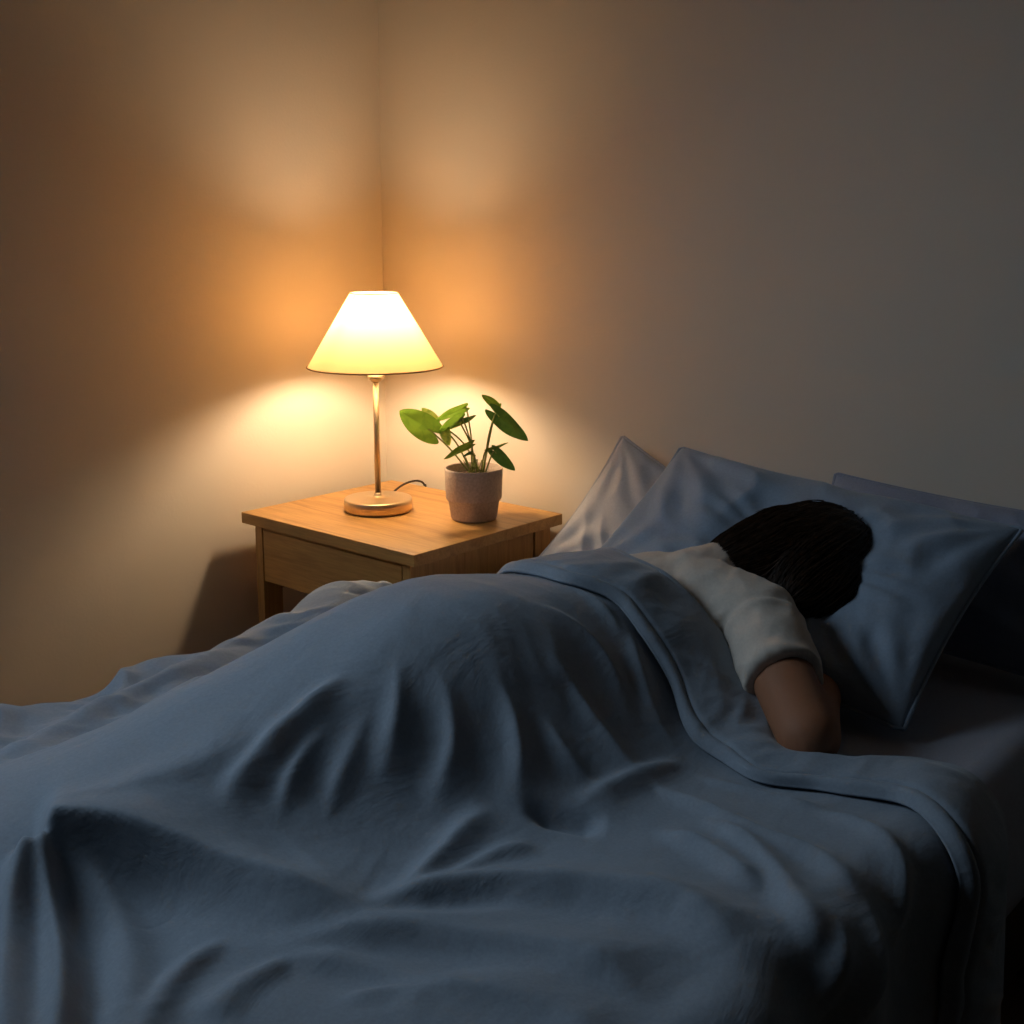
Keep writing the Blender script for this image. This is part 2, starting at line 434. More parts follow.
LEAVES = [  # base px, base depth, tip px, tip depth, width, side(r,u,d), material
 ((296, 345), .020, (84, 208), .028, .060, (.54, .84, -.25), 'leaf', .16, .30),
 ((322, 300), -.004, (222, 214), -.02, .028, (.65, .76, .3), 'leaf_light', .05, .1),
 ((518, 206), -.01, (314, 284), .00, .032, (-.25, 1, .9), 'leaf', .0, .1),
 ((496, 268), .008, (338, 330), .026, .036, (-.2, .9, .7), 'leaf', .1, .15),
 ((478, 292), .004, (588, 262), -.01, .026, (.2, .8, .8), 'leaf_dark', .1, .1),
 ((372, 318), .014, (408, 432), .024, .028, (1, .15, .4), 'leaf_light', .1, .12),
 ((562, 418), .026, (372, 498), .044, .034, (.15, .8, .8), 'leaf', .08, .1),
 ((722, 192), .006, (626, 108), .018, .022, (.7, .7, .4), 'leaf', .1, .1),
 ((714, 232), .016, (922, 402), .030, .046, (.63, .77, .45), 'leaf_dark', .1, .25),
 ((652, 462), .022, (798, 412), .030, .018, (.0, .6, .9), 'leaf', .05, .05),
 ((704, 468), .020, (840, 588), .030, .030, (.6, .9, .2), 'leaf_dark', .1, .2),
 ((716, 214), -.004, (752, 180), -.012, .012, (.5, -.6, .6), 'leaf', .0, .1),
 ((560, 470), .03, (500, 486), .045, .012, (0, .7, .7), 'leaf_dark', 0, .1),
]
STB = [(545, 605), (560, 600), (575, 604), (590, 598), (600, 606), (615, 600), (560, 606), (622, 602), (634, 604), (612, 607), (640, 600), (628, 598), (570, 608)]
for i, ((bp, bd, tp, td, w_, sd, mt, dr_, ht), sb) in enumerate(zip(LEAVES, STB)):
    b0 = q(*bp, bd); t0 = q(*tp, td); s_ = rv * sd[0] + uv * sd[1] + dv * sd[2]
    me = leaf_mesh('leaf', b0, t0, w_, s_, droop=dr_, heart=ht)
    link('leaf', me, pl, M[mt])
    st = q(sb[0], sb[1] + 25, random.uniform(-.014, .02))
    mid = st.lerp(b0, .5) + uv * .012 * (1 if i != 0 else .2) + (st - b0).cross(dv).normalized() * random.uniform(-.003, .003)
    bm = bmesh.new(); tube(bm, catmull([st, mid, b0, b0 + (t0 - b0) * .12], 6), [.0016] * 12 + [.0012] * 7, 6)
    from_bm('stem', bm, pl, M['stem'])
for i in range(7):                                       # bare young shoots
    a = random.uniform(-.03, .03); st = fr(a * .5, .088, random.uniform(-.01, .02))
    e = st + rv * random.uniform(-.02, .03) + uv * random.uniform(.03, .06) + dv * random.uniform(-.01, .02)
    bm = bmesh.new(); tube(bm, catmull([st, st.lerp(e, .5) + rv * .002, e], 5), .0009, 6); from_bm('stem', bm, pl, M['stem'])

# ------------------------------------------------------------------ bed, mattress, duvet surface
#SURF_BEGIN
Z0 = 0.522
XN = -0.46          # near edge of mattress
XF = -1.50          # far edge
BODY = np.array([   # y, centre x, half width near, half width far, height
 [-0.30,-1.18,.15,.15,.02],[-0.05,-1.20,.14,.14,.08],[.20,-1.18,.13,.15,.060],[.42,-1.16,.13,.16,.055],[.60,-1.13,.15,.16,.075],[.85,-1.09,.19,.18,.140],
 [1.02,-1.05,.215,.19,.207],[1.15,-1.04,.21,.19,.184],[1.30,-1.01,.20,.19,.156],[1.45,-.985,.20,.19,.158],[1.60,-.96,.19,.19,.17],[1.8,-.95,.19,.19,.12],[2.2,-.95,.19,.19,.1]])
def sm(t): t=np.clip(t,0,1); return t*t*(3-2*t)
def bodyh(x,y):
    i=lambda k: np.interp(y,BODY[:,0],BODY[:,k])
    # smooth the piecewise-linear interpolation by averaging shifted copies
    def g(k): return sum(np.interp(y+d,BODY[:,0],BODY[:,k]) for d in (-.08,-.04,0,.04,.08))/5
    xc,wn,wf,h=g(1),g(2),g(3),g(4)
    d=x-xc
    w=np.where(d>0,wn,wf)
    q=np.abs(d)/w
    return h*np.exp(-(q**np.where(d>0,3.1,2.6))*.95)
def ridge(x,y,pts,amp,wl,wr=None,p=2.0,taper=(.25,.25)):
    """height of a fold along a polyline; wl/wr = width left / right of its direction"""
    wr=wl if wr is None else wr
    pts=np.asarray(pts,float)
    seg=np.linalg.norm(np.diff(pts,axis=0),axis=1); L=np.concatenate([[0],np.cumsum(seg)]); T=L[-1]
    # resample with a smooth curve
    n=14; tt=np.linspace(0,T,n)
    q=np.stack([np.interp(tt,L,pts[:,0]),np.interp(tt,L,pts[:,1])],1)
    for _ in range(2): q[1:-1]=(q[:-2]+2*q[1:-1]+q[2:])/4
    pts=q
    seg=np.linalg.norm(np.diff(pts,axis=0),axis=1); L=np.concatenate([[0],np.cumsum(seg)]); T=L[-1]
    best=np.full(x.shape,1e9); bt=np.zeros(x.shape); bs=np.zeros(x.shape)
    for k in range(n-1):
        ax,ay=pts[k]; dx,dy=pts[k+1]-pts[k]; l2=dx*dx+dy*dy
        t=((x-ax)*dx+(y-ay)*dy)/l2; tc=np.clip(t,0,1)
        ex=x-ax-tc*dx; ey=y-ay-tc*dy; d2=ex*ex+ey*ey
        m=d2<best
        best=np.where(m,d2,best); bt=np.where(m,(L[k]+tc*seg[k])/T,bt); bs=np.where(m,dx*ey-dy*ex,bs)
    d=np.sqrt(best); w=np.where(bs>0,wl,wr)*(.65+.6*bt)
    tp=sm(bt/max(taper[0],1e-3))*sm((1-bt)/max(taper[1],1e-3))
    return amp*tp*np.exp(-(d/w)**p)

def wnoise(x,y,seed,n=26,f0=7.,f1=34.,ang=None,spread=1.2):
    """soft cloth ripples: a sum of warped waves, mostly along one direction"""
    r=np.random.RandomState(seed); out=0*x
    wx=x+.03*np.sin(9*y+seed)+.02*np.sin(17*x+2*seed); wy=y+.03*np.sin(8*x+1.7*seed)+.015*np.sin(21*y)
    for k in range(n):
        f=f0*(f1/f0)**(k/(n-1.)); a=(r.uniform(0,np.pi) if ang is None else ang+r.normal(0,spread*.5)); ph=r.uniform(0,6.28)
        out=out+np.sin(f*(wx*np.cos(a)+wy*np.sin(a))*1.6+ph)*(f0/f)**1.05
    return out/3.
R_={
'K1':([(-1.054,0.509),(-1.033,0.549),(-0.981,0.591),(-0.937,0.617),(-0.869,0.648),(-0.791,0.679),(-0.748,0.714)],0.044,0.065,0.022,1.4,(0.06, 0.35)),
'K2':([(-1.082,0.533),(-1.051,0.593),(-1.045,0.627),(-1.02,0.696),(-1.023,0.744),(-1.019,0.795)],0.012,0.035,0.022,1.8,(0.1, 0.4)),
'K3':([(-0.796,0.656),(-0.792,0.721),(-0.747,0.794),(-0.683,0.854),(-0.611,0.888),(-0.559,0.905),(-0.503,0.881),(-0.468,0.859)],0.026,0.040,0.020,1.7,(0.25, 0.2)),
'K4':([(-0.832,0.595),(-0.766,0.68),(-0.7,0.73),(-0.618,0.772),(-0.561,0.787),(-0.508,0.763)],0.018,0.040,0.018,1.7,(0.3, 0.2)),
'K5':([(-0.697,0.628),(-0.639,0.679),(-0.565,0.708),(-0.501,0.705)],0.010,0.030,0.016,1.7,(0.3, 0.2)),
'L1':([(-1.051,0.518),(-1.039,0.493),(-0.996,0.455),(-0.905,0.403),(-0.812,0.355)],0.044,0.034,0.020,1.7,(0.12, 0.1)),
'L2':([(-1.056,0.526),(-1.034,0.508),(-0.997,0.492),(-0.916,0.46),(-0.84,0.417),(-0.78,0.377)],0.038,0.016,0.018,1.7,(0.1, 0.1)),
'L3':([(-1.052,0.537),(-1.0,0.542),(-0.926,0.53),(-0.849,0.484),(-0.779,0.428)],0.012,0.020,0.020,2.0,(0.1, 0.1)),
'L4':([(-0.858,0.593),(-0.838,0.521),(-0.812,0.48),(-0.771,0.436)],0.012,0.014,0.016,2.0,(0.3, 0.1)),
'L5':([(-0.788,0.616),(-0.786,0.55),(-0.77,0.503)],0.010,0.014,0.016,2.0,(0.3, 0.2)),
'M1':([(-0.982,0.925),(-0.939,0.883),(-0.916,0.852),(-0.902,0.806)],0.017,0.017,0.014,1.5,(0.55, 0.45)),
'M2':([(-0.944,0.949),(-0.904,0.931),(-0.874,0.906),(-0.854,0.839)],0.018,0.017,0.014,1.5,(0.55, 0.45)),
'M3':([(-0.913,1.0),(-0.868,0.995),(-0.827,0.965),(-0.797,0.914)],0.017,0.016,0.014,1.5,(0.55, 0.45)),
'M4':([(-1.006,0.876),(-1.001,0.821),(-0.997,0.75),(-0.985,0.695),(-0.967,0.644)],0.020,0.022,0.016,1.6,(0.3, 0.3)),
'M5':([(-0.976,0.838),(-0.971,0.776),(-0.948,0.725),(-0.917,0.687)],0.014,0.014,0.012,1.5,(0.55, 0.45)),
'M5b':([(-0.961,0.877),(-0.945,0.824),(-0.922,0.768),(-0.891,0.727)],0.010,0.013,0.012,1.5,(0.55, 0.45)),
'M6':([(-0.961,1.102),(-0.909,1.148),(-0.858,1.17),(-0.817,1.152),(-0.792,1.122)],0.013,0.014,0.013,1.5,(0.55, 0.45)),
'M7':([(-0.911,1.077),(-0.874,1.088),(-0.825,1.082),(-0.77,1.084),(-0.713,1.09)],0.015,0.014,0.014,1.5,(0.55, 0.45)),
'M8':([(-0.928,1.241),(-0.872,1.235),(-0.826,1.198),(-0.784,1.174),(-0.739,1.167)],0.014,0.012,0.013,1.5,(0.55, 0.45)),
'M9':([(-0.979,1.22),(-0.918,1.227),(-0.879,1.222),(-0.848,1.207)],0.009,0.010,0.010,1.5,(0.55, 0.45)),
'M10':([(-0.855,1.03),(-0.816,1.019),(-0.763,1.024)],0.012,0.013,0.013,1.5,(0.55, 0.45)),
'N1':([(-0.685,1.016),(-0.625,1.015),(-0.572,0.997),(-0.521,0.972)],0.015,0.020,0.014,1.6,(0.3, 0.3)),
'N2':([(-0.665,1.077),(-0.592,1.053),(-0.53,1.013),(-0.484,0.969),(-0.447,0.926)],0.015,0.020,0.014,1.6,(0.25, 0.2)),
'N3':([(-0.75,1.083),(-0.673,1.091),(-0.589,1.076),(-0.508,1.077),(-0.456,1.034)],0.012,0.016,0.012,1.6,(0.25, 0.2)),
'N4':([(-0.739,1.172),(-0.75,1.083),(-0.759,1.016),(-0.765,0.956)],0.012,0.016,0.012,1.6,(0.3, 0.4)),
'N5':([(-0.775,0.714),(-0.803,0.795),(-0.817,0.87),(-0.811,0.918)],0.016,0.014,0.016,1.6,(0.3, 0.3)),
'N5b':([(-0.776,0.782),(-0.769,0.863),(-0.749,0.912)],0.010,0.012,0.012,1.6,(0.3, 0.3)),
'N7':([(-0.591,1.169),(-0.507,1.166),(-0.442,1.12),(-0.395,1.044)],0.010,0.014,0.012,1.6,(0.3, 0.3)),
'N8':([(-0.721,1.145),(-0.616,1.168),(-0.546,1.175)],0.008,0.010,0.010,1.6,(0.3, 0.3)),
'N9':([(-0.458,1.061),(-0.409,0.988),(-0.368,0.888)],0.010,0.014,0.014,1.7,(0.3, 0.2)),
'N10':([(-0.47,1.002),(-0.425,0.933),(-0.384,0.839)],0.010,0.014,0.014,1.7,(0.3, 0.2)),
'G1':([(-0.811,0.579),(-0.771,0.625),(-0.683,0.662),(-0.591,0.688)],0.008,0.018,0.014,1.7,(0.3, 0.3)),
'G3':([(-0.717,0.59),(-0.687,0.643),(-0.638,0.641)],0.006,0.012,0.012,1.7,(0.3, 0.3)),
'G4':([(-0.933,0.613),(-0.861,0.628),(-0.794,0.645)],0.008,0.016,0.014,1.7,(0.3, 0.3)),
'P1':([(-1.50,1.42),(-1.48,1.32),(-1.46,1.20),(-1.43,1.08)],.048,.06,.08,2,(.2,.45)),
'P2':([(-1.50,1.12),(-1.46,1.02),(-1.42,.92),(-1.34,.82)],.022,.035,.035,1.8,(.35,.35)),
'P3':([(-1.55,.92),(-1.47,.86),(-1.38,.80),(-1.30,.76)],.014,.02,.02,1.6,(.3,.35)),
'P4':([(-1.55,.72),(-1.46,.68),(-1.36,.60),(-1.28,.52)],.014,.025,.02,1.6,(.3,.35)),
'P5':([(-1.45,1.00),(-1.42,.90),(-1.39,.78),(-1.34,.66),(-1.27,.5)],.024,.03,.03,1.8,(.2,.3)),
'P6':([(-1.36,1.16),(-1.32,1.02),(-1.28,.88),(-1.24,.70)],.014,.015,.02,1.6,(.3,.35)),
'P7':([(-1.40,1.26),(-1.35,1.12),(-1.30,1.0)],.010,.012,.014,1.6,(.3,.35)),
'P8':([(-1.46,1.24),(-1.39,1.10),(-1.36,.98)],.010,.010,.012,1.6,(.3,.35)),
'P9':([(-1.50,.60),(-1.40,.50),(-1.28,.42)],.016,.02,.02,1.6,(.3,.35)),
}
def gn(x,y,seed):
    """2-D gradient noise"""
    r=np.random.RandomState(seed); g=r.uniform(0,2*np.pi,(64,64)); gx,gy=np.cos(g),np.sin(g)
    xi=np.floor(x).astype(int); yi=np.floor(y).astype(int); fx=x-xi; fy=y-yi
    def d(i,j):
        a=(xi+i)%64; b=(yi+j)%64
        return gx[a,b]*(fx-i)+gy[a,b]*(fy-j)
    u=fx*fx*fx*(fx*(fx*6-15)+10); v=fy*fy*fy*(fy*(fy*6-15)+10)
    return (d(0,0)*(1-u)+d(1,0)*u)*(1-v)+(d(0,1)*(1-u)+d(1,1)*u)*v
def creases(x,y,f,ang,stretch,seed,warp=.35,octv=2):
    """cloth creases: sharp crests, soft hollows, drawn out along the direction ang"""
    ca,sa=np.cos(ang),np.sin(ang)
    a=x*ca+y*sa; b=-x*sa+y*ca
    wx=a*f/stretch; wy=b*f
    wy=wy+warp*gn(a*f*.5+7,b*f*.5,seed+50)*3
    out=0*x; amp=1.
    for o in range(octv):
        n=gn(wx*2**o+3.3*o,wy*2**o+1.7*o,seed+o)
        out=out+amp*(.28-np.sqrt(n*n+.0010))*3.2*np.clip(.75+1.5*gn(wx*.7+9,wy*.5+4,seed+20+o),.1,1.5)
        amp*=.45
    return out/1.3
def ridges_h(x,y):
    h=0*x
    for k,(pts,amp,wl,wr,p,tp) in R_.items():
        h=h+ridge(x,y,pts,amp,wl,wr,p,tp)**2.5
    h=h**(1/2.5)
    h=h-ridge(x,y,[(-.80,.93),(-.75,.97),(-.72,.985)],.016,.016,.016,2,(.3,.3))
    return h
def full_h(x,y):
    b=bodyh(x,y); flat=np.clip(1-b/.16,0,1)
    hang=sm((x+.52)/.12)
    h=b+ridges_h(x,y)
    slope=sm((x+1.10)/.10)*sm((-.78-x)/.10)*sm((y-.45)/.2)
    far=sm((-1.16-x)/.12); front=sm((x+.92)/.12)*(1-.6*hang)
    h=h+.0022*wnoise(x,y,3,ang=.6)*(1-.5*hang)
    h=h+slope*(.0050*creases(x,y,9.,-.35,4.,11)+.0008*creases(x,y,20.,.1,3.,12))
    h=h+front*(.0050*creases(x,y,6.5,.75,3.2,21)+.0014*creases(x,y,16.,.5,3.,22))
    h=h+far*(.0080*creases(x,y,9.,1.2,3.,31)+.0045*creases(x,y,20.,1.1,2.5,32))
    h=h+.0004*creases(x,y,26.,.4,2.5,41)
    # soft pleats of the part that hangs over the near side
    h=h+hang*(.012*np.sin(y*26+1.5*np.sin(y*7))+.010)
    farh=sm((-1.42-x)/.10)
    h=h+farh*(.010*np.sin(y*31+2*np.sin(y*5))+.012)
    return h
def soft_h(x,y):
    return (full_h(x,y)+full_h(x-.015,y)+full_h(x+.015,y)+full_h(x,y-.02)+full_h(x,y+.02))/5
def band_h(x,y,w):
    e=np.sin(np.pi*np.clip(w,0,1))
    return e*(.005+.0100*creases(x,y,11.,1.35,2.0,61)+.0020*creases(x,y,22.,1.1,2.,62))+.0015*wnoise(x,y,5,ang=.2)
#SURF_END
MZ = 0.500
bed = thing('bed_frame', 'low dark wooden bed frame carrying the mattress', 'bed', (-.98, .9, 0))
box_obj('platform', (-1.49, -.475, -.10, 1.900, .14, .265), bed, M['dark_wood'], .004)
for (x_, y_) in ((-1.47, -.06), (-.54, -.06), (-1.47, 1.83), (-.54, 1.83)):
    box_obj('leg', (x_, x_ + .05, y_, y_ + .05, 0, .1395), bed, M['dark_wood'], .003)
mat_ = thing('mattress', 'mattress in a fitted grey sheet on the bed frame', 'mattress', (-.98, .9, .266))
bm = bmesh.new(); box(bm, XF, XN, -.12, 1.912, .266, MZ, .045); o = from_bm('fitted_sheet', bm, mat_, M['sheet'])

def surf_P(s, y, off):
    """point of the draped cloth: s runs across the bed and bends down over both sides"""
    RAD = .055
    def prof(s, sgn, edge):
        # distance past the start of the bend
        e = sgn * (s - edge)
        th = np.clip(e / RAD, 0, pi / 2 * .97)
        x = np.where(e < 0, s, edge + sgn * (RAD * np.sin(th)))
        z = np.where(e < 0, 0.0, -RAD * (1 - np.cos(th)))
        rest = np.clip(e - RAD * pi / 2 * .97, 0, None)
        x = x + sgn * rest * .06; z = z - rest
        nx = np.where(e < 0, 0.0, sgn * np.sin(th)); nz = np.where(e < 0, 1.0, np.cos(th))
        return x, z, nx, nz
    xr, zr, nxr, nzr = prof(s, 1, XN - .035); xl, zl, nxl, nzl = prof(s, -1, XF + .03)
    left = s < -.98
    x = np.where(left, xl, xr); z = np.where(left, zl, zr); nx = np.where(left, nxl, nxr); nz = np.where(left, nzl, nzr)
    h = off
    return np.stack([x + nx * h, y + 0 * s, Z0 + z + nz * h], -1)

FOLD = np.array([(-1.52,1.47),(-1.42,1.49),(-1.36,1.47),(-1.28,1.46),(-1.15,1.44),(-1.04,1.40),(-.97,1.375),(-.90,1.365),(-.84,1.368),(-.79,1.362),(-.755,1.352),(-.735,1.338),(-.712,1.305),(-.69,1.272),(-.66,1.252),(-.60,1.285),(-.55,1.335),(-.48,1.345),(-.40,1.33),(-.2,1.30),(.1,1.26)])
HEM = np.array([(-1.52,1.38),(-1.42,1.37),(-1.30,1.32),(-1.15,1.26),(-1.04,1.215),(-.97,1.22),(-.93,1.242),(-.876,1.252),(-.831,1.245),(-.769,1.205),(-.716,1.190),(-.648,1.190),(-.585,1.215),(-.53,1.235),(-.459,1.21),(-.38,1.18),(-.2,1.14),(.1,1.10)])
def curve_at(Cv, s):
    return sum(np.interp(s + d, Cv[:, 0], Cv[:, 1]) for d in (-.024, -.012, 0, .012, .024)) / 5

NU = 400
def srange(y):
    s0 = np.interp(y, [-.2, 1.15, 1.32, 1.6], [-1.84, -1.80, -1.475, -1.44])
    s1 = np.full_like(s0, -.46 + .33)
    return s0, s1
yf = -.16
NV = 460
v = np.linspace(0, 1, NV)[:, None]; u = np.linspace(0, 1, NU)[None, :]
s0, s1 = srange(yf + v * (1.45 - yf))
S = s0 + (s1 - s0) * u
YF = curve_at(FOLD, S)
Y = yf + v * (YF - yf)
HB = full_h(S, Y)
rows = [surf_P(S, Y, HB)]
# rolled edge and the turned-back band
RR = .0065
S1 = np.repeat(S[-1:], 8, 0); th = np.linspace(0, pi, 9)[1:, None]
YR = np.repeat(YF[-1:], 8, 0)
rows.append(surf_P(S1, YR + RR * 1.6 * np.sin(th), full_h(S1, YR) + RR * (1 - np.cos(th))))
NB = 70
w_ = np.linspace(0, 1, NB + 1)[1:, None]
SB = np.repeat(S[-1:], NB, 0); YH = curve_at(HEM, S[-1])[None, :] + .004 * np.sin(S[-1:] * 60)
YB = YF[-1:] * (1 - w_) + YH * w_
lift = 2 * RR + band_h(SB, YB, w_) - sm((w_ - .93) / .07) * RR * 1.6 - .004 * np.exp(-((w_ - .86) / .03) ** 2)
# the layer lies on the smoothed folds of the layer below
rows.append(surf_P(SB, YB, soft_h(SB, YB) + lift))
P = np.concatenate(rows, 0)
me = grid_mesh('duvet', P)
duvet = link('duvet', me, None, M['duvet'])
duvet['label'] = 'light blue duvet draped over the sleeping person, top edge folded back'; duvet['category'] = 'duvet'
md = duvet.modifiers.new('thickness', 'SOLIDIFY'); md.thickness = .004; md.offset = -1

# ------------------------------------------------------------------ pillows
def pillow(name, label, O, U, V, a, b_, T, mat, group=None, dents=(), seed=0, wr=1.0, pin=.05):
    """O centre, U/V unit axes of the pillow plane, a,b half sizes, T half thickness"""
    O = Vector(O); U = Vector(U).normalized(); V = Vector(V); V = (V - U * V.dot(U)).normalized(); W = U.cross(V)
    root = thing(name, label, 'pillow', O, 0, group)
    n = 90; g = np.linspace(-1, 1, n)
    def side(sign):
        Pp = np.zeros((n, n, 3))
        for i, vv in enumerate(g):
            for j, uu in enumerate(g):
                prof = max(0, (1 - abs(uu) ** 2.6)) ** .52 * max(0, (1 - abs(vv) ** 2.6)) ** .52
                # sides pulled in between the corners
                x = uu * a * (1 - pin * (1 - vv * vv) * uu * uu); y = vv * b_ * (1 - pin * 1.3 * (1 - uu * uu) * vv * vv)
                h = T * prof
                # creases fanning out from the corners and edges
                for (cu, cv) in ((-1, -1), (-1, 1), (1, -1), (1, 1)):
                    du, dv_ = uu - cu, (vv - cv) * b_ / a; rr = sqrt(du * du + dv_ * dv_) + 1e-6; an = math.atan2(dv_, du)
                    h += wr * .0045 * sin(an * 15 + seed + cu * 2 + cv) * math.exp(-((rr - .42) / .30) ** 2) * prof
                h += wr * .006 * prof * noise.noise(Vector((uu * 1.8 + seed, vv * 3.2, sign * 3)))
                h += wr * .0045 * (1 - abs(noise.noise(Vector((uu * 3.0 + seed, vv * 2.2 + uu * 1.5, sign * 5 + 2)))) * 4) * prof
                if sign > 0:
                    for (du0, dv0, ru, rv_, dep, fan) in dents:
                        q2 = ((uu - du0) / ru) ** 2 + ((vv - dv0) / rv_) ** 2
                        h -= dep * math.exp(-q2)
                        an = math.atan2(vv - dv0, uu - du0)
                        h += fan * sin(an * 17 + 1.5 * sin(an * 5)) * math.exp(-((sqrt(q2) - 1.35) / .45) ** 2) * prof
                pt = O + U * x + V * y + W * (sign * h)
                pt.z = max(pt.z, MZ + .003 + .0008 * sign); pt.y = min(pt.y, WY - .004)   # it rests on the mattress, against the wall
                Pp[i, j] = pt
        return Pp
    A = side(1); B = side(-1)
    bm = bmesh.new()
    for Pp, flip in ((A, False), (B, True)):
        vs = [[bm.verts.new(Pp[i, j]) for j in range(n)] for i in range(n)]
        for i in range(n - 1):
            for j in range(n - 1):
                f = (vs[i][j], vs[i][j + 1], vs[i + 1][j + 1], vs[i + 1][j])
                bm.faces.new(f[::-1] if flip else f)
    bmesh.ops.remove_doubles(bm, verts=bm.verts, dist=.0002)
    from_bm('pillowcase', bm, root, mat)
    bm = bmesh.new()
    rim = [A[0, j] for j in range(0, n, 3)] + [A[i, -1] for i in range(1, n, 3)] + [A[-1, j] for j in range(n - 2, 0, -3)] + [A[i, 0] for i in range(n - 2, 0, -3)]
    tube(bm, rim, .0032, 6, True); from_bm('seam', bm, root, mat)
    return root
def pillow4(name, label, TL, TR, BR, T, mat, **kw):
    TL, TR, BR = Vector(TL), Vector(TR), Vector(BR)
    U = TR - TL; V = TR - BR; O = (TL + BR) / 2
    return pillow(name, label, O, U, V, U.length / 2, V.length / 2, T, mat, **kw)
pillow4('pillow', 'grey pillow propped nearest the nightstand, behind the sleeper\'s pillow', (-1.345, 1.88, .757), (-.905, 1.88, .573), (-1.035, 1.74, .343), .050, M['pillow_grey'], seed=3)
pillow4('pillow', 'upright lilac-grey pillow at the right against the wall', (-.925, 1.893, .747), (-.435, 1.893, .730), (-.435, 1.745, .515), .042, M['pillow_lilac'], seed=9)
pillow4('pillow', 'plump blue pillow under the sleeping person\'s head', (-1.165, 1.795, .775), (-.567, 1.785, .728), (-.598, 1.452, .518), .062, M['pillow'], seed=1, wr=1.3,
        dents=((.13, -.02, .40, .50, .050, .003),))

# ------------------------------------------------------------------ the sleeping person
per = thing('person', 'person with long dark hair asleep face down, white t-shirt, under the duvet', 'person', (-1.0, 1.0, .50))
Sx = (-.805, 1.440, .625); El = (-.645, 1.290, .551); Wr = (-.755, 1.560, .528)
HC = Vector((-.838, 1.630, .650)); HAX = Vector((.18, 1, .0)).normalized()
bm = Acc()
limb(bm, [(-1.04, 0.99, .585), (-1.04, 1.05, .588), (-1.02, 1.20, .578), (-.99, 1.34, .585), (-.965, 1.44, .600)],
     [(.140, .07, .078), (.145, .07, .084), (.120, .07, .066), (.140, .07, .070), (.150, .05, .066)], .03, 24)
limb(bm, [(-.96, 1.44, .62), (-.90, 1.53, .645)], [.055, .050], .012)
# head, turned a little towards the wall, the face down in the pillow
ball(bm, HC, (.072, .092, .078), 28, Matrix.Rotation(-.18, 3, 'Z'))
ball(bm, HC + Vector((-.012, -.035, -.022)), (.055, .060, .060), 20)
ball(bm, HC + Vector((-.020, -.012, -.083)), (.010, .018, .012), 12)          # nose
ball(bm, HC + Vector((-.020, -.046, -.076)), (.022, .010, .010), 12)          # mouth
ball(bm, HC + Vector((-.076, -.012, -.010)), (.008, .022, .014), 12); ball(bm, HC + Vector((.074, -.018, -.010)), (.008, .022, .014), 12)
# near arm: shoulder, elbow out on the bed, forearm back under the pillow
limb(bm, [Sx, (-.735, 1.375, .592), El], [.046, .043, .040])
limb(bm, [El, (-.690, 1.39, .542), Wr, (-.77, 1.60, .524)], [.039, .034, .024, .022])
# far arm along the far side
limb(bm, [(-1.10, 1.44, .61), (-1.21, 1.40, .555), (-1.22, 1.56, .540)], [.050, .036, .025])
for sx in (-1, 1):                                                             # legs
    limb(bm, [(-1.045 + sx * .065, 1.03, .578), (-1.075 + sx * .05, .80, .562), (-1.12 + sx * .042, .60, .538), (-1.16 + sx * .042, .40, .533), (-1.18 + sx * .042, .12, .528)], [.072, .056, .034, .030, .022], .02)
    limb(bm, [(-1.18 + sx * .042, .12, .525), (-1.19 + sx * .045, -.03, .518)], [.023, .014], .012)
def hand(bm, w, d, up, curl):
    w = Vector(w); d = Vector(d).normalized(); s = d.cross(Vector(up)).normalized()
    limb(bm, [w, w + d * .05], [(.022, .022, .012), (.030, .026, .012)], .01, 14)
    for k, (o_, L_) in enumerate(((-.024, .060), (-.008, .070), (.008, .066), (.023, .050))):
        p = w + d * .062 + s * o_
        limb(bm, [p, p + d * L_ * .5 + s * o_ * .2, p + d * L_ - Vector(up) * curl + s * o_ * .3], [.0080, .0072, .0060], .005, 10)
    p = w + d * .02 - s * .026
    limb(bm, [p, p - s * .022 + d * .022, p - s * .028 + d * .045], [.011, .009, .007], .005, 10)
hand(bm, (-.77, 1.60, .522), (-.35, 1, 0), (0, 0, 1), .004)
hand(bm, (-1.22, 1.565, .535), (.1, 1, 0), (0, 0, 1), .004)
me = remeshed('body', bm, .0065, 6)
link('body', me, per, M['skin'])

# t-shirt: torso and the near sleeve
bm = Acc()
limb(bm, [(-1.03, 1.16, .582), (-1.02, 1.24, .582), (-.99, 1.34, .588), (-.965, 1.44, .605), (-.945, 1.475, .618)],
     [(.145, .05, .078), (.130, .05, .074), (.155, .05, .078), (.165, .045, .080), (.130, .045, .070)], .02, 28)
limb(bm, [(-.94, 1.47, .63), (-.92, 1.51, .642)], [.066, .058], .01)
def cone(bm, a, b, ra, rb, seg=32):
    a = Vector(a); b = Vector(b); z = (b - a); q_ = z.to_track_quat('Z', 'Y').to_matrix().to_4x4()
    tb = bmesh.new(); bmesh.ops.create_cone(tb, cap_ends=True, cap_tris=False, segments=seg, radius1=ra, radius2=rb, depth=z.length, matrix=Matrix.Translation((a + b) / 2) @ q_)
    tb.verts.index_update(); bm.add([v.co[:] for v in tb.verts], [tuple(v.index for v in f.verts) for f in tb.faces]); tb.free()
limb(bm, [(-.90, 1.45, .628), Sx], [.066, .058], .01, 24)
cuff = Vector(Sx).lerp(Vector(El), .56)
cone(bm, Sx, cuff, .056, .055)
limb(bm, [(-1.06, 1.44, .618), (-1.17, 1.41, .575)], [.060, .052], .012)
me = remeshed('t_shirt', bm, .0055, 5)
AX = (Vector(El) - Vector(Sx)).normalized(); S_ = Vector(Sx)
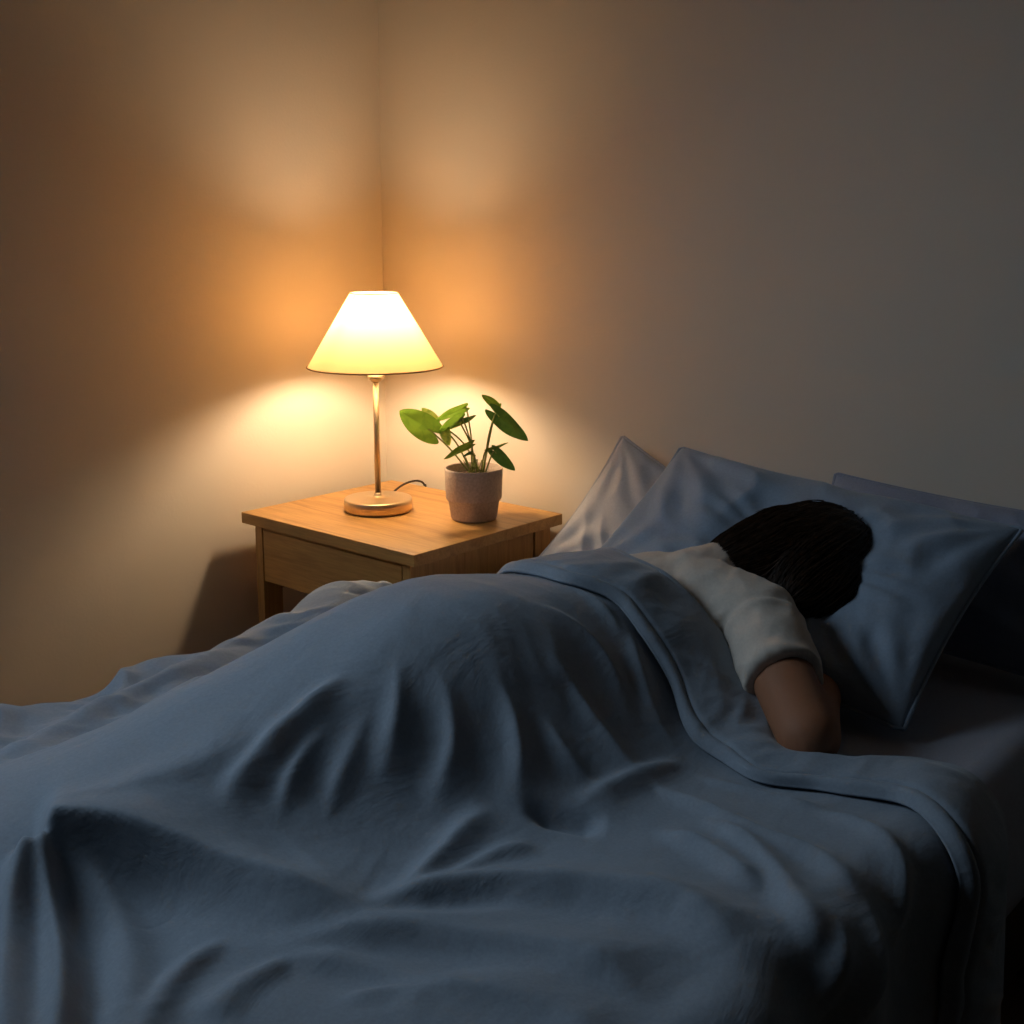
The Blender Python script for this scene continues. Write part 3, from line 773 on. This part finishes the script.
for vtx in me.vertices:
    p = vtx.co; nrm = vtx.normal
    d = 0.0
    r_ = p - S_; al = r_.dot(AX)
    # creases that gather where the sleeve meets the back
    d += .0035 * math.exp(-((al - .004 - .02 * sin(r_.z * 30)) / .008) ** 2) * (1 if p.x > -.87 else 0)
    d -= .0040 * math.exp(-((al - .020) / .007) ** 2) * (1 if p.x > -.87 else 0)
    d += .0022 * math.exp(-((al - .036 + .2 * r_.z) / .007) ** 2) * (1 if p.x > -.87 else 0)
    d += .0030 * sin((p.x * 1.0 - p.y * .9) * 75 + 3 * noise.noise(p * 9)) * max(0, noise.noise(p * 7 + Vector((3, 1, 2))) + .25)
    d += .0035 * noise.noise(p * 14)
    g_ = Vector((p.x * 30 + p.y * 12, p.y * 14 - p.x * 8, p.z * 22))
    d += .0055 * (.22 - abs(noise.noise(g_)))
    vtx.co = p + nrm * d
link('t_shirt', me, per, M['shirt'])
#HAIR
bm = Acc()
rz = Matrix.Rotation(-.25, 3, 'Z')
ball(bm, HC + Vector((.006, .022, .004)), (.098, .112, .094), 36, rz)
limb(bm, [HC + Vector((-.02, -.02, .01)), HC + Vector((-.060, -.085, .012)), HC + Vector((-.085, -.130, .012))], [.085, .052, .020], .012, 24)
limb(bm, [HC + Vector((.02, -.02, 0)), HC + Vector((.035, -.075, -.020)), HC + Vector((.040, -.115, -.045))], [.080, .055, .022], .012, 24)
ball(bm, HC + Vector((.028, -.030, -.022)), (.090, .092, .074), 30, rz)
me = remeshed('hair', bm, .0055, 8)
from mathutils.bvhtree import BVHTree
bvh = BVHTree.FromPolygons([v_.co.copy() for v_ in me.vertices], [tuple(p_.vertices) for p_ in me.polygons])
hb = bmesh.new(); hb.from_mesh(me)
for v_ in hb.verts:
    r_ = v_.co - HC
    a_ = math.atan2(r_.x + .05, r_.y - .06 + .3)
    v_.co += v_.normal * (.0016 * sin(a_ * 90 + 5 * noise.noise(v_.co * 20)))
CR = HC + Vector((.030, .085, .055))                      # crown
for k in range(1500):
    # start points anywhere on the mass, strands run away from the crown
    d0 = Vector((random.gauss(0, 1), random.gauss(0, 1), abs(random.gauss(0, .8)))).normalized()
    hitp = bvh.ray_cast(HC + Vector((-.01, -.01, 0)) + d0 * .4, -d0)
    if hitp[0] is None: continue
    p = hitp[0]; dirn = (p - CR); 
    flow = (dirn.normalized() * .7 + Vector((-.45, -.75, -.12)) * .6)
    pts = []; off = random.uniform(.0006, .004)
    nstep = random.randint(7, 16)
    for i in range(nstep):
        loc, nn, _, _ = bvh.find_nearest(p)
        if loc is None: break
        pts.append(loc + nn * (off + .0012 * sin(i * .7 + k)))
        f = flow - nn * flow.dot(nn)
        if f.length < 1e-4: break
        p = loc + f.normalized() * .011
        flow = flow + Vector((random.uniform(-1, 1), random.uniform(-1, 1), random.uniform(-1, 1))) * .03
    if len(pts) > 3:
        tube(hb, pts, [.0007 * (1 - .7 * i / len(pts)) for i in range(len(pts))], 3, cap=False)
for k in range(130):                                      # loose strands that stick out at the crown on the pillow
    a = random.uniform(-.9, 1.2)
    st = HC + Vector((.055 + .035 * cos(a), .10 + .02 * sin(a), random.uniform(.0, .05)))
    dr2 = Vector((cos(a) * .8 + .25, sin(a) * .9 + .25, .1))
    L_ = random.uniform(.02, .055); bend = random.uniform(-.02, .02)
    tube(hb, catmull([st - dr2 * .03, st, st + dr2 * L_ * .5 + Vector((bend, -bend, .004)), st + dr2 * L_ + Vector((bend * 2, -bend * 2, -.012))], 3), .0004, 3, cap=False)
me2 = bpy.data.meshes.new('hair'); hb.to_mesh(me2); hb.free()
link('hair', me2, per, M['hair'])
